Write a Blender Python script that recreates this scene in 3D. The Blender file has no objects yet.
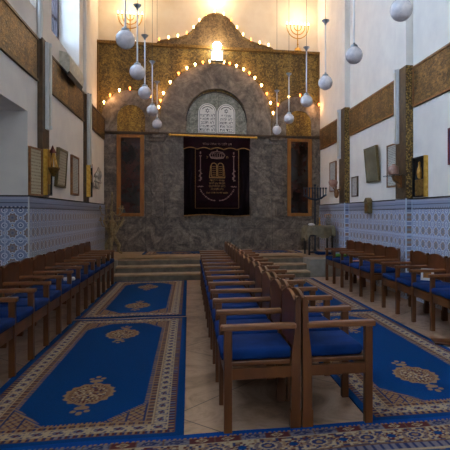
import bpy, bmesh, math, random
from mathutils import Vector, Matrix
PI = math.pi
random.seed(7)
SC = bpy.context.scene
COL = SC.collection

# ------------------------------------------------------------------ helpers
class MB:
    def __init__(s): s.b = bmesh.new()
    def box(s, x0, x1, y0, y1, z0, z1, bev=0.0):
        x0, x1 = sorted((x0, x1)); y0, y1 = sorted((y0, y1)); z0, z1 = sorted((z0, z1))
        t = bmesh.new()
        bmesh.ops.create_cube(t, size=1)
        for v in t.verts:
            v.co = Vector(((x0+x1)/2+v.co.x*(x1-x0), (y0+y1)/2+v.co.y*(y1-y0), (z0+z1)/2+v.co.z*(z1-z0)))
        if bev > 0: bmesh.ops.bevel(t, geom=t.edges[:], offset=bev, segments=2, affect='EDGES', profile=.5)
        s.merge(t); return s
    def merge(s, t, M=None):
        if M is not None: t.transform(M)
        m = bpy.data.meshes.new('tmp'); t.to_mesh(m); t.free()
        s.b.from_mesh(m); bpy.data.meshes.remove(m)
    def tube(s, pts, r, n=8, r2=None, cap=True):
        pts = [Vector(p) for p in pts]; rings = []
        N = len(pts)
        up = Vector((0.13, 0.27, 0.95)).normalized()
        for i, p in enumerate(pts):
            d = (pts[min(i+1, N-1)]-pts[max(i-1, 0)]).normalized()
            a = d.cross(up)
            if a.length < 1e-3: a = d.cross(Vector((1, 0, 0)))
            a.normalize(); b = d.cross(a)
            rr = r if r2 is None else r+(r2-r)*i/(N-1)
            if isinstance(r, (list, tuple)): rr = r[i]
            rings.append([s.b.verts.new(p+(a*math.cos(2*PI*k/n)+b*math.sin(2*PI*k/n))*rr) for k in range(n)])
        for A, B in zip(rings, rings[1:]):
            for k in range(n): s.b.faces.new((A[k], A[(k+1) % n], B[(k+1) % n], B[k]))
        if cap:
            s.b.faces.new(rings[0][::-1]); s.b.faces.new(rings[-1])
        return s
    def lathe(s, prof, c=(0, 0, 0), n=20, axis='z'):
        rings = []
        for r, z in prof:
            ring = []
            for k in range(n):
                a = 2*PI*k/n
                p = (r*math.cos(a), r*math.sin(a), z)
                if axis == 'y': p = (p[0], p[2], p[1])
                if axis == 'x': p = (p[2], p[0], p[1])
                ring.append(s.b.verts.new(Vector(c)+Vector(p)))
            rings.append(ring)
        for A, B in zip(rings, rings[1:]):
            for k in range(n): s.b.faces.new((A[k], A[(k+1) % n], B[(k+1) % n], B[k]))
        s.b.faces.new(rings[0][::-1]); s.b.faces.new(rings[-1])
        return s
    def ball(s, c, r, n=16, sc=(1, 1, 1)):
        t = bmesh.new(); bmesh.ops.create_uvsphere(t, u_segments=n, v_segments=max(6, n//2+2), radius=r)
        for v in t.verts: v.co = Vector((v.co.x*sc[0]+c[0], v.co.y*sc[1]+c[1], v.co.z*sc[2]+c[2]))
        s.merge(t); return s
    def prism(s, poly, a0, a1, axis='y'):
        # poly: 2D outline; axis y -> (x,z), x -> (y,z), z -> (x,y)
        def P(p, a): return {'y': (p[0], a, p[1]), 'x': (a, p[0], p[1]), 'z': (p[0], p[1], a)}[axis]
        A = [s.b.verts.new(P(p, a0)) for p in poly]; B = [s.b.verts.new(P(p, a1)) for p in poly]
        n = len(poly)
        s.b.faces.new(A); s.b.faces.new(B[::-1])
        for i in range(n): s.b.faces.new((A[i], B[i], B[(i+1) % n], A[(i+1) % n]))
        return s
    def build(s, name, m, parent=None, smooth=False, ang=40):
        bmesh.ops.recalc_face_normals(s.b, faces=s.b.faces[:])
        me = bpy.data.meshes.new(name); s.b.to_mesh(me); s.b.free()
        for f in me.polygons: f.use_smooth = smooth
        if m: me.materials.append(m)
        if smooth and ang: me.set_sharp_from_angle(angle=math.radians(ang))
        o = bpy.data.objects.new(name, me); COL.objects.link(o)
        if parent: o.parent = parent
        return o

def tag(o, label=None, cat=None, group=None, kind=None):
    if label: o['label'] = label
    if cat: o['category'] = cat
    if group: o['group'] = group
    if kind: o['kind'] = kind
    return o
def thing(name, label, cat, loc=(0, 0, 0), rz=0, group=None):
    o = bpy.data.objects.new(name, None); COL.objects.link(o)
    o.location = loc; o.rotation_euler = (0, 0, rz); o.empty_display_size = .1
    return tag(o, label, cat, group)
def struct(name, mb, m, smooth=False):
    o = mb.build(name, m, None, smooth) if isinstance(mb, MB) else mb
    o['kind'] = 'structure'; return o
def copy_tree(o, parent=None):
    c = o.copy(); COL.objects.link(c)
    if parent: c.parent = parent
    for ch in list(o.children): copy_tree(ch, c)
    return c

# ------------------------------------------------------------------ materials
def new_mat(name):
    m = bpy.data.materials.new(name); m.use_nodes = True
    nt = m.node_tree; b = nt.nodes['Principled BSDF']
    return m, nt, b
def lin(c):
    return tuple(((v/255)/12.92 if v/255 <= .04045 else (((v/255)+.055)/1.055)**2.4) for v in c)
def ramp(nt, fac, stops):
    r = nt.nodes.new('ShaderNodeValToRGB')
    e = r.color_ramp.elements
    while len(e) < len(stops): e.new(.5)
    for i, (p, c) in enumerate(stops): e[i].position = p; e[i].color = (*lin(c), 1)
    nt.links.new(fac, r.inputs[0]); return r.outputs[0]
def coords(nt, scale=(1, 1, 1)):
    t = nt.nodes.new('ShaderNodeTexCoord'); mp = nt.nodes.new('ShaderNodeMapping')
    mp.inputs['Scale'].default_value = scale
    nt.links.new(t.outputs['Object'], mp.inputs[0]); return mp.outputs[0]
def noise(nt, vec, scale, detail=4, rough=.55, dist=0):
    n = nt.nodes.new('ShaderNodeTexNoise'); n.inputs['Scale'].default_value = scale
    n.inputs['Detail'].default_value = detail; n.inputs['Roughness'].default_value = rough
    n.inputs['Distortion'].default_value = dist
    nt.links.new(vec, n.inputs['Vector']); return n.outputs['Fac']
def bump(nt, b, h, strength=.3, dist=.01):
    n = nt.nodes.new('ShaderNodeBump'); n.inputs['Strength'].default_value = strength
    n.inputs['Distance'].default_value = dist
    nt.links.new(h, n.inputs['Height']); nt.links.new(n.outputs[0], b.inputs['Normal'])
def noisy(name, c1, c2, scale=8, rough=.5, metal=0, sc=(1, 1, 1), lo=.35, hi=.65, bmp=0, detail=4, dist=0, spec=None):
    m, nt, b = new_mat(name)
    f = noise(nt, coords(nt, sc), scale, detail, dist=dist)
    nt.links.new(ramp(nt, f, [(lo, c1), (hi, c2)]), b.inputs['Base Color'])
    b.inputs['Roughness'].default_value = rough; b.inputs['Metallic'].default_value = metal
    if spec is not None: b.inputs['Specular IOR Level'].default_value = spec
    if bmp: bump(nt, b, f, bmp)
    return m
def emis(name, c, s):
    m, nt, b = new_mat(name)
    b.inputs['Base Color'].default_value = (*lin(c), 1)
    b.inputs['Emission Color'].default_value = (*lin(c), 1); b.inputs['Emission Strength'].default_value = s
    try: m.cycles.emission_sampling = 'NONE'
    except Exception: pass
    return m
def math_n(nt, op, a, b=None, c=None):
    n = nt.nodes.new('ShaderNodeMath'); n.operation = op
    for i, v in enumerate((a, b, c)):
        if v is None: continue
        if isinstance(v, (int, float)): n.inputs[i].default_value = v
        else: nt.links.new(v, n.inputs[i])
    return n.outputs[0]
def mixc(nt, fac, a, b):
    n = nt.nodes.new('ShaderNodeMix'); n.data_type = 'RGBA'
    nt.links.new(fac, n.inputs[0])
    for i, v in ((6, a), (7, b)):
        if isinstance(v, tuple): n.inputs[i].default_value = (*lin(v), 1)
        else: nt.links.new(v, n.inputs[i])
    return n.outputs[2]

M = {}
M['plaster'] = noisy('plaster', (218, 210, 202), (230, 222, 212), 3, .85, lo=.3, hi=.7)
M['plaster_light'] = noisy('plaster_light', (226, 212, 190), (234, 222, 202), 3, .85)
M['wood'] = noisy('wood', (76, 40, 12), (106, 60, 22), 6, .38, sc=(1, 1, .25), detail=6, bmp=.05)
M['wood_mid'] = noisy('wood_mid', (98, 58, 28), (132, 82, 44), 6, .35, sc=(1, 6, 6), detail=6)
M['wood_back'] = noisy('wood_back', (76, 37, 16), (104, 54, 26), 9, .32, detail=6)
M['oak'] = noisy('oak', (138, 82, 12), (168, 104, 24), 8, .5, sc=(3, 3, .4))
M['cushion'] = noisy('cushion', (8, 38, 86), (14, 52, 110), 5, .9, bmp=.12, spec=.15)
M['brass'] = noisy('brass', (168, 122, 50), (206, 158, 76), 20, .4, .5)
M['gold'] = noisy('gold', (214, 160, 60), (240, 196, 96), 20, .35, .6)
M['old_gold'] = noisy('old_gold', (96, 70, 30), (150, 116, 58), 30, .5, .5)
M['aged_brass'] = noisy('aged_brass', (120, 102, 68), (164, 144, 104), 20, .5, .3)
M['crystal'] = emis('crystal', (255, 240, 214), 5)
M['black'] = noisy('black', (14, 14, 18), (26, 28, 34), 10, .5)
M['iron_blue'] = noisy('iron_blue', (18, 30, 46), (28, 44, 64), 10, .45, .3)
M['white_metal'] = noisy('white_metal', (206, 206, 206), (222, 222, 220), 5, .35)
M['steel'] = noisy('steel', (130, 136, 140), (176, 180, 184), 9, .35, .6)
M['glass_globe'] = noisy('glass_globe', (194, 190, 196), (236, 226, 224), 9, .14, lo=.3, hi=.7, dist=1.5)
M['mortar'] = noisy('mortar', (214, 206, 192), (226, 218, 206), 6, .6)
M['paper'] = noisy('paper', (176, 168, 148), (206, 198, 180), 14, .7)
M['paper_white'] = noisy('paper_white', (206, 204, 198), (226, 224, 220), 14, .6)
M['frame_brown'] = noisy('frame_brown', (112, 70, 34), (146, 98, 52), 20, .45)
M['frame_bronze'] = noisy('frame_bronze', (92, 78, 48), (124, 106, 66), 20, .45, .3)
M['dark_brown'] = noisy('dark_brown', (66, 46, 28), (92, 68, 42), 12, .5)
M['cloth_olive'] = noisy('cloth_olive', (108, 98, 76), (132, 120, 96), 12, .9, bmp=.1)
M['white_cloth'] = noisy('white_cloth', (214, 208, 204), (230, 226, 224), 10, .9)
M['green_cloth'] = noisy('green_cloth', (72, 120, 52), (100, 150, 66), 10, .9)
M['red_print'] = noisy('red_print', (170, 70, 56), (214, 190, 176), 30, .7)
M['kippah'] = noisy('kippah', (12, 12, 14), (24, 22, 24), 10, .9)
M['silver'] = noisy('silver', (150, 146, 140), (190, 186, 180), 15, .3, .8)
M['pink_glass'] = noisy('pink_glass', (150, 110, 96), (186, 146, 130), 12, .3)
M['step_stone'] = noisy('step_stone', (92, 84, 72), (118, 108, 94), 7, .6, bmp=.05)
M['step_edge'] = noisy('step_edge', (138, 112, 84), (164, 138, 108), 7, .6)
M['cheek'] = noisy('cheek', (128, 122, 112), (150, 144, 134), 5, .6)
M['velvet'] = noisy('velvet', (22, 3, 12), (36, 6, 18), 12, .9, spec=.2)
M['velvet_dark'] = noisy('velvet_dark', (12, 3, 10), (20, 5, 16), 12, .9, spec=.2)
M['silver_thread'] = noisy('silver_thread', (126, 96, 90), (164, 130, 116), 60, .6)
M['gold_thread'] = noisy('gold_thread', (140, 102, 52), (182, 142, 80), 60, .5, .3)
M['engraving'] = noisy('engraving', (50, 46, 46), (76, 70, 68), 20, .8)
M['tablet'] = noisy('tablet', (234, 228, 220), (246, 240, 232), 8, .5)
M['window_frame'] = noisy('window_frame', (38, 20, 22), (58, 32, 34), 10, .5)
M['red_panel'] = noisy('red_panel', (80, 24, 22), (112, 40, 34), 12, .6)
M['purple'] = noisy('purple', (74, 50, 96), (100, 74, 120), 12, .6)
M['bulb'] = emis('bulb', (255, 206, 130), 20)
M['bulb_orange'] = emis('bulb_orange', (255, 140, 60), 9)
M['bulb_green'] = emis('bulb_green', (60, 230, 80), 5)
M['flame'] = emis('flame', (255, 226, 176), 9)
M['lamp_glow'] = emis('lamp_glow', (255, 244, 224), 60)
M['cable'] = noisy('cable', (40, 36, 24), (60, 52, 34), 10, .6)
# window pane
m, nt, b = new_mat('pane'); b.inputs['Base Color'].default_value = (.75, .85, .95, 1); b.inputs['Roughness'].default_value = .02
b.inputs['Transmission Weight'].default_value = 1; b.inputs['IOR'].default_value = 1.02; M['pane'] = m
m, nt, b = new_mat('clear_glass'); b.inputs['Base Color'].default_value = (.8, .85, .9, 1); b.inputs['Roughness'].default_value = .05
b.inputs['Transmission Weight'].default_value = .9; b.inputs['IOR'].default_value = 1.2; M['clear_glass'] = m
# floor: large beige stone tiles laid diagonally
m, nt, b = new_mat('floor_stone')
v = coords(nt)
sx = nt.nodes.new('ShaderNodeSeparateXYZ'); nt.links.new(v, sx.inputs[0])
fp = math_n(nt, 'ADD', math_n(nt, 'MULTIPLY', math_n(nt, 'ADD', sx.outputs[0], sx.outputs[1]), .7071), 10*1.2-2.333)
fq = math_n(nt, 'ADD', math_n(nt, 'MULTIPLY', math_n(nt, 'SUBTRACT', sx.outputs[1], sx.outputs[0]), .7071), 10*1.2-2.48)
def gridline(nt, s, per, w):
    f = math_n(nt, 'FRACT', math_n(nt, 'DIVIDE', s, per))
    return math_n(nt, 'LESS_THAN', f, w/per)
g = math_n(nt, 'MAXIMUM', gridline(nt, fp, 1.2, .009), gridline(nt, fq, 1.2, .009))
n1 = noise(nt, v, 2.2, 8, .65, 1.2)
c1 = ramp(nt, n1, [(.36, (112, 84, 64)), (.46, (146, 116, 92)), (.56, (168, 138, 114)), (.66, (128, 98, 76))])
n2 = noise(nt, v, 7, 10, .75, 2.5)
spots = ramp(nt, n2, [(.60, (0, 0, 0)), (.72, (255, 255, 255))])
c2 = mixc(nt, spots, c1, (104, 78, 62))
nt.links.new(mixc(nt, g, c2, (60, 46, 36)), b.inputs['Base Color'])
b.inputs['Roughness'].default_value = .35; M['floor'] = m
# grey-brown veined stone
def stone(name, cs, sc=1.4, dist=2.2, rough=.45, block=None):
    m, nt, b = new_mat(name); v = coords(nt)
    n1 = noise(nt, v, sc, 10, .7, dist); n3 = noise(nt, v, sc*6, 6, .7, 1)
    mixv = math_n(nt, 'ADD', math_n(nt, 'MULTIPLY', n1, .65), math_n(nt, 'MULTIPLY', n3, .35))
    c = ramp(nt, mixv, [(.40, cs[0]), (.48, cs[1]), (.53, cs[2]), (.63, cs[3])])
    if block:
        s = nt.nodes.new('ShaderNodeSeparateXYZ'); nt.links.new(v, s.inputs[0])
        g = math_n(nt, 'MAXIMUM', gridline(nt, s.outputs[0], block[0], .006), gridline(nt, s.outputs[2], block[1], .006))
        c = mixc(nt, g, c, (40, 34, 30))
    nt.links.new(c, b.inputs['Base Color']); b.inputs['Roughness'].default_value = rough
    return m
M['stone_dark'] = stone('stone_dark', [(64, 53, 44), (98, 84, 72), (120, 104, 90), (158, 140, 122)], 2.6, block=(1.1, .96))
M['stone_arch'] = stone('stone_arch', [(78, 66, 56), (108, 94, 80), (130, 114, 98), (160, 142, 122)], 1.2)
M['stone_panel'] = stone('stone_panel', [(90, 90, 78), (126, 126, 112), (150, 148, 134), (180, 176, 160)], 4, block=(.77, .38))
M['door_glass'] = stone('door_glass', [(14, 11, 10), (28, 17, 14), (64, 24, 16), (34, 24, 18)], 2, 1, .15)
# gold-brown textured wall covering
def goldwall(name, c1, c2, c3, sc=14, metal=.35, sy=(1, 1, 1), rough=.45):
    m, nt, b = new_mat(name); v = coords(nt, sy)
    n1 = noise(nt, v, sc, 8, .75, 1.2); n2 = noise(nt, coords(nt, (2.2, 2.2, .15)), 1.3, 2)
    s = math_n(nt, 'ADD', math_n(nt, 'MULTIPLY', n1, .75), math_n(nt, 'MULTIPLY', n2, .25))
    nt.links.new(ramp(nt, s, [(.42, c1), (.5, c2), (.58, c3)]), b.inputs['Base Color'])
    b.inputs['Metallic'].default_value = metal; b.inputs['Roughness'].default_value = rough
    bump(nt, b, n1, .5, .02); return m
M['gold_wall'] = goldwall('gold_wall', (56, 42, 12), (104, 82, 34), (156, 128, 62), 16, .2)
M['gold_niche'] = goldwall('gold_niche', (84, 58, 14), (140, 104, 34), (196, 154, 66), 22, .3)
M['brown_band'] = goldwall('brown_band', (58, 40, 20), (100, 72, 36), (150, 114, 64), 9, .3, (1, 1, 2))
M['crest'] = goldwall('crest', (74, 56, 34), (112, 88, 56), (140, 112, 74), 14, .15)
m, nt, b = new_mat('gold_relief'); v = coords(nt)
vo = nt.nodes.new('ShaderNodeTexVoronoi'); vo.inputs['Scale'].default_value = 34; nt.links.new(v, vo.inputs['Vector'])
nt.links.new(ramp(nt, vo.outputs['Distance'], [(.2, (176, 142, 76)), (.5, (110, 86, 44)), (.8, (70, 54, 28))]), b.inputs['Base Color'])
b.inputs['Metallic'].default_value = .4; b.inputs['Roughness'].default_value = .4; bump(nt, b, vo.outputs['Distance'], .8, .02); M['gold_relief'] = m
# zellij tile: a = running axis index in object space, z height
def tile(name, ax):
    m, nt, b = new_mat(name)
    t = nt.nodes.new('ShaderNodeTexCoord'); s = nt.nodes.new('ShaderNodeSeparateXYZ'); nt.links.new(t.outputs['Object'], s.inputs[0])
    U, Z = s.outputs[ax], s.outputs[2]
    P = .2
    px = math_n(nt, 'ABSOLUTE', math_n(nt, 'SUBTRACT', math_n(nt, 'FRACT', math_n(nt, 'DIVIDE', U, P)), .5))
    pz = math_n(nt, 'ABSOLUTE', math_n(nt, 'SUBTRACT', math_n(nt, 'FRACT', math_n(nt, 'DIVIDE', Z, P)), .5))
    def hyp(a, c): return math_n(nt, 'SQRT', math_n(nt, 'ADD', math_n(nt, 'MULTIPLY', a, a), math_n(nt, 'MULTIPLY', c, c)))
    r = hyp(px, pz)
    th = math_n(nt, 'ARCTAN2', pz, px)
    star = math_n(nt, 'MULTIPLY', math_n(nt, 'COSINE', math_n(nt, 'MULTIPLY', th, 8)), .035)
    rs = math_n(nt, 'ADD', r, star)
    qx = math_n(nt, 'SUBTRACT', .5, px); qz = math_n(nt, 'SUBTRACT', .5, pz)
    rc = hyp(qx, qz); re1 = hyp(px, qz); re2 = hyp(qx, pz)
    def ring(x, c, w): return math_n(nt, 'LESS_THAN', math_n(nt, 'ABSOLUTE', math_n(nt, 'SUBTRACT', x, c)), w)
    def disc(x, c): return math_n(nt, 'LESS_THAN', x, c)
    W = (212, 216, 228); B = (72, 92, 136); BR = (150, 120, 104); G = (138, 148, 178); T = (86, 120, 140)
    c = mixc(nt, disc(rs, .36), G, (128, 134, 152))
    c = mixc(nt, ring(rs, .33, .035), c, W)
    c = mixc(nt, ring(rs, .22, .04), c, BR)
    c = mixc(nt, disc(rs, .12), c, (150, 140, 136))
    c = mixc(nt, disc(rs, .06), c, B)
    for q in (rc, ):
        c = mixc(nt, disc(q, .2), c, W); c = mixc(nt, disc(q, .13), c, B); c = mixc(nt, disc(q, .06), c, W)
    for q in (re1, re2):
        c = mixc(nt, disc(q, .11), c, W); c = mixc(nt, disc(q, .06), c, BR)
    # ribbon lines every second repeat
    f2 = math_n(nt, 'FRACT', math_n(nt, 'DIVIDE', Z, .5))
    c = mixc(nt, disc(f2, .05), c, (178, 190, 214))
    f3 = math_n(nt, 'FRACT', math_n(nt, 'DIVIDE', U, .4))
    c = mixc(nt, disc(f3, .04), c, (186, 194, 214))
    # top border band
    b1 = math_n(nt, 'GREATER_THAN', Z, 1.43)
    zig = math_n(nt, 'GREATER_THAN', math_n(nt, 'FRACT', math_n(nt, 'DIVIDE', U, .05)), .5)
    bc = mixc(nt, zig, (76, 84, 118), (176, 176, 190))
    c = mixc(nt, b1, c, bc)
    c = mixc(nt, math_n(nt, 'GREATER_THAN', Z, 1.455), c, (142, 150, 174))
    c = mixc(nt, ring(Z, 1.43, .008), c, (60, 50, 62))
    c = mixc(nt, ring(Z, 1.50, .006), c, (74, 76, 104))
    c = mixc(nt, math_n(nt, 'GREATER_THAN', Z, 1.545), c, (168, 172, 190))
    nt.links.new(c, b.inputs['Base Color']); b.inputs['Roughness'].default_value = .3
    return m
M['tile_y'] = tile('tile_y', 1); M['tile_x'] = tile('tile_x', 0)
# painted (woven) rug uses a colour attribute holding only the weave pattern
m, nt, b = new_mat('rug_weave')
at = nt.nodes.new('ShaderNodeVertexColor'); at.layer_name = 'weave'
f = noise(nt, coords(nt), 120, 2)
mx = nt.nodes.new('ShaderNodeMix'); mx.data_type = 'RGBA'; mx.blend_type = 'MULTIPLY'; mx.inputs[0].default_value = .35
nt.links.new(at.outputs[0], mx.inputs[6]); nt.links.new(ramp(nt, f, [(.3, (170, 170, 170)), (.6, (255, 255, 255))]), mx.inputs[7])
nt.links.new(mx.outputs[2], b.inputs['Base Color']); b.inputs['Roughness'].default_value = 1
b.inputs['Specular IOR Level'].default_value = .1; bump(nt, b, f, .4, .004); M['rug'] = m
# small text-like rows for notices
def rows(name, base, ink, per=.03, ax=1):
    m, nt, b = new_mat(name)
    t = nt.nodes.new('ShaderNodeTexCoord'); s = nt.nodes.new('ShaderNodeSeparateXYZ'); nt.links.new(t.outputs['Object'], s.inputs[0])
    ln = math_n(nt, 'LESS_THAN', math_n(nt, 'FRACT', math_n(nt, 'DIVIDE', s.outputs[2], per)), .4)
    n = noise(nt, coords(nt, (60, 60, 20)), 1, 2)
    k = math_n(nt, 'MULTIPLY', ln, math_n(nt, 'GREATER_THAN', n, .47))
    nt.links.new(mixc(nt, k, base, ink), b.inputs['Base Color']); b.inputs['Roughness'].default_value = .35
    return m
M['notice'] = rows('notice', (186, 184, 176), (110, 104, 100)); M['notice_old'] = rows('notice_old', (186, 172, 142), (140, 124, 98), .045)
M['pale_tile'] = noisy('pale_tile', (176, 190, 208), (198, 210, 224), 9, .3)
M['mirror'] = noisy('mirror', (124, 114, 92), (152, 142, 118), 3, .25, .2)

# ------------------------------------------------------------------ the room
XL, XR, YB, ZC = -2.12, 3.52, 13.2, 7.6
struct('floor', MB().box(-3.2, XR+.4, -2.2, YB+.5, -.2, 0), M['floor'])
struct('ceiling', MB().box(-3.2, XR+.4, -2.2, YB+.5, ZC, ZC+.2), M['plaster_light'])
T = .6
w = MB()
# windows (y0, y1); recess y 3.9..7.12
WIN = [(-.6, 1.5), (2.4, 4.5), (5.45, 7.5), (8.3, 10.3)]
Z0, Z1 = 4.22, 6.9
w.box(XL-T, XL, -2.2, 3.9, 0, Z0); w.box(XL-T, XL, 7.12, 11.02, 0, Z0); w.box(XL-T, XL, 11.02, YB+.4, 0, 3.79); w.box(XL-T, -2.31, 11.02, YB+.4, 3.79, ZC)
w.box(XL-T, XL, 3.9, 7.12, 2.72, Z0)
w.box(XL-T-.45, XL-T-.3, 3.7, 7.4, 0, 2.9); w.box(XL-T-.3, XL-T, 7.12, 7.4, 0, 2.9); w.box(XL-T-.3, XL-T, 3.7, 3.9, 0, 2.9); w.box(XL-T-.3, XL-T, 3.9, 7.12, 2.72, 2.9)
w.box(XL-T, XL, -2.2, 11.02, Z1, ZC)
ys = [-2.2]+[q for p in WIN for q in p]+[11.02]
for a, c in zip(ys[::2], ys[1::2]): w.box(XL-T, XL, a, c, Z0, Z1)
for a, c in WIN: w.prism([(XL, Z0-.01), (XL-.42, Z0+.42), (XL-T, Z0+.42), (XL-T, Z0-.01)], a, c, 'y')
struct('wall_left', w, M['plaster'])
struct('wall_right', MB().box(XR, XR+.3, -2.2, YB+.4, 0, ZC), M['plaster'])
struct('wall_back', MB().box(-2.7, 3.6, YB+.3, YB+.5, 0, ZC), M['plaster_light'])
# rear wall (behind the camera) with a large opening added to let in fill light
rw = MB(); rw.box(-2.2, -1.2, -2.2, -1.95, 0, ZC); rw.box(2.6, XR, -2.2, -1.95, 0, ZC); rw.box(-1.2, 2.6, -2.2, -1.95, 0, 1.2); rw.box(-1.2, 2.6, -2.2, -1.95, 6.2, ZC)
struct('wall_rear', rw, M['plaster'])
for i, (a, c) in enumerate(WIN):
    f = MB(); X = XL-.41
    z0 = Z0+.42
    f.box(X-.05, X+.03, a, a+.09, z0, Z1); f.box(X-.05, X+.03, c-.09, c, z0, Z1)
    f.box(X-.05, X+.03, a, c, z0, z0+.09); f.box(X-.05, X+.03, a, c, Z1-.09, Z1)
    for k in range(1, 6):
        y = a+(c-a)*k/6; f.box(X-.03, X+.02, y-(.035 if k == 3 else .014), y+(.035 if k == 3 else .014), z0, Z1)
    for k in range(1, 5):
        z = z0+(Z1-z0)*k/5; f.box(X-.02, X+.012, a, c, z-.014, z+.014)
    o = f.build('window_%d' % (i+1), M['window_frame']); o['kind'] = 'structure'
    MB().box(X-.012, X-.004, a+.09, c-.09, z0+.09, Z1-.09).build('pane', M['pane'], o)
# unseen window, added in front of the rear fill light
f = MB()
for x in (-1.2, -.25, .7, 1.65, 2.55): f.box(x, x+.05, -2.1, -2.04, 1.2, 6.2)
for z in (1.2, 2.8, 4.4, 6.15): f.box(-1.2, 2.6, -2.1, -2.04, z, z+.05)
o = struct('window_5', f, M['window_frame']); MB().box(-1.2, 2.6, -2.08, -2.07, 1.2, 6.2).build('pane', M['pane'], o)
# tile dado
TZ = 1.58
d = MB(); d.box(XL, XL+.02, 7.12, YB, 0, TZ); d.box(XL, XL+.02, -1.9, 3.9, 0, TZ); struct('trim_1', d, M['tile_y'])
struct('trim_2', MB().box(XR-.02, XR, -1.9, YB, 0, TZ), M['tile_y'])
struct('trim_3', MB().box(XL-.9, XL+.02, 7.1, 7.12, 0, TZ), M['tile_x'])
struct('trim_4', MB().box(XL-.9, XL-.88, 3.9, 7.1, 0, TZ), M['tile_y'])
# capping strips
c = MB(); c.box(XL, XL+.035, 7.1, YB, TZ, TZ+.02); c.box(XR-.035, XR, -1.9, YB, TZ, TZ+.02); c.box(XL-.9, XL+.03, 7.09, 7.12, TZ, TZ+.02)
struct('trim_5', c, M['engraving'])
struct('trim_6', MB().box(XL+.015, XL+.03, 7.085, 7.10, 0, TZ), M['white_metal'])
# pilasters on side walls: gilt below the band, plain plaster above
PR = .12
def pilaster(n, X, s, y0, y1, ztop, mside, PR=.12):
    struct('trim_%d' % n, MB().box(X, X+s*PR, y0, y1, TZ+.02, ztop), mside)
    struct('trim_%d' % (n+1), MB().box(X, X+s*PR, y0, y1, ztop, ZC), M['plaster'])
struct('trim_50', MB().box(XR-PR-.006, XR-PR, 7.484, 7.876, TZ+.02, 3.71), M['dark_brown']); struct('trim_51', MB().box(XR-PR-.006, XR-PR, 10.664, 11.056, TZ+.02, 3.71), M['dark_brown'])
for n_, y_ in ((52, 7.48), (54, 10.66)):
    struct('trim_%d' % n_, MB().box(XR-PR-.01, XR, y_-.005, y_+.4, 0, TZ), M['tile_y']); struct('trim_%d' % (n_+1), MB().box(XR-PR-.014, XR-PR+.01, y_-.012, y_, 0, TZ+.02).box(XR-.03, XR-.01, y_-.015, y_, 0, TZ), M['pale_tile'])
pilaster(10, XR, -1, 7.48, 7.88, 3.72, M['gold_relief'])
pilaster(12, XR, -1, 10.66, 11.06, 3.72, M['gold_relief'])
pilaster(14, XL, 1, 7.56, 7.9, 3.86, M['dark_brown'], .07)
pilaster(16, XL, 1, 10.68, 10.98, 3.80, M['dark_brown'], .06)
pilaster(18, XR, -1, 4.3, 4.7, 3.72, M['gold_relief'])

# platform with three steps between cheek blocks
PZ = .38
p = MB(); p.box(XL, XR, 11.05, YB+.3, 0, PZ)
p.box(XL, -1.5, 10.4, 11.05, 0, PZ); p.box(2.55, XR, 10.4, 11.05, 0, PZ)
p.box(-1.5, 2.55, 10.7, 11.05, 0, .255); p.box(-1.5, 2.55, 10.35, 10.7, 0, .13)
struct('trim_20', p, M['cheek'])
for k, (y, z) in enumerate(((10.35, .13), (10.7, .255), (11.05, .38))):
    s = MB(); s.box(-1.49, 2.54, y-.012, y, z-.13 if k else .0, z-.03); struct('trim_%d' % (21+k), s, M['step_stone'])
    s = MB(); s.box(-1.49, 2.54, y-.035, y+.34, z-.03, z+.004, .006)
    if k == 2: s.box(XL+.02, XR-.02, 11.05, YB-.02, z, z+.004)
    struct('trim_%d' % (24+k), s, M['step_edge'])

# ------------------------------------------------------------------ back wall composition
YF = YB
def arc(cx, cz, r, a0=0, a1=PI, n=28): return [(cx+r*math.cos(a0+(a1-a0)*k/n), cz+r*math.sin(a0+(a1-a0)*k/n)) for k in range(n+1)]
# lower stone face
struct('trim_30', MB().box(XL, XR, YF, YF+.3, PZ, 3.43), M['stone_dark'])
# gilt textured panel above with its ledge
struct('trim_31', MB().box(-2.3, XR, YF+.12, YF+.3, 3.43, 5.7), M['gold_wall'])
struct('trim_32', MB().box(-2.3, XR, YF+.04, YF+.32, 5.70, 5.77).box(-2.3, -2.27, YF+.06, YF+.12, 3.43, 5.7).box(XR-.03, XR, YF+.06, YF+.12, 3.43, 5.7), M['old_gold'])
# cornice
struct('trim_33', MB().box(XL, XR, YF-.07, YF+.02, 3.415, 3.45).box(XL, XR, YF-.04, YF+.02, 3.385, 3.415), M['dark_brown'])
def ringpoly(cx, cz, r0, r1, zb):
    o = [(cx+r1, zb)]+arc(cx, cz, r1)+[(cx-r1, zb)]
    i = [(cx-r0, zb)]+arc(cx, cz, r0)[::-1]+[(cx+r0, zb)]
    return o, i
def arch(n, cx, cz, r0, r1, zb, y0, m):
    b = MB(); o, i = ringpoly(cx, cz, r0, r1, zb); i = i[::-1]
    A = [b.b.verts.new((p[0], y0, p[1])) for p in o]; B = [b.b.verts.new((p[0], y0, p[1])) for p in i]
    A2 = [b.b.verts.new((p[0], YF+.12, p[1])) for p in o]; B2 = [b.b.verts.new((p[0], YF+.12, p[1])) for p in i]
    for k in range(len(A)-1):
        b.b.faces.new((A[k], A[k+1], B[k+1], B[k])); b.b.faces.new((A[k], A2[k], A2[k+1], A[k+1])); b.b.faces.new((B[k], B[k+1], B2[k+1], B2[k]))
    return struct('trim_%d' % n, b, m)
CX = .72
arch(34, CX, 3.86, .785, 1.45, 3.45, YF, M['stone_arch'])
arch(35, -1.46, 3.80, .35, .72, 3.45, YF+.02, M['stone_arch'])
arch(36, 2.93, 3.80, .35, .72, 3.45, YF+.02, M['stone_arch'])
def niche(n, cx, cz, r, m):
    return struct('trim_%d' % n, MB().prism([(cx+r, 3.45)]+arc(cx, cz, r)+[(cx-r, 3.45)], YF+.05, YF+.12, 'y'), m)
niche(37, CX, 3.76, .79, M['stone_panel'])
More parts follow.
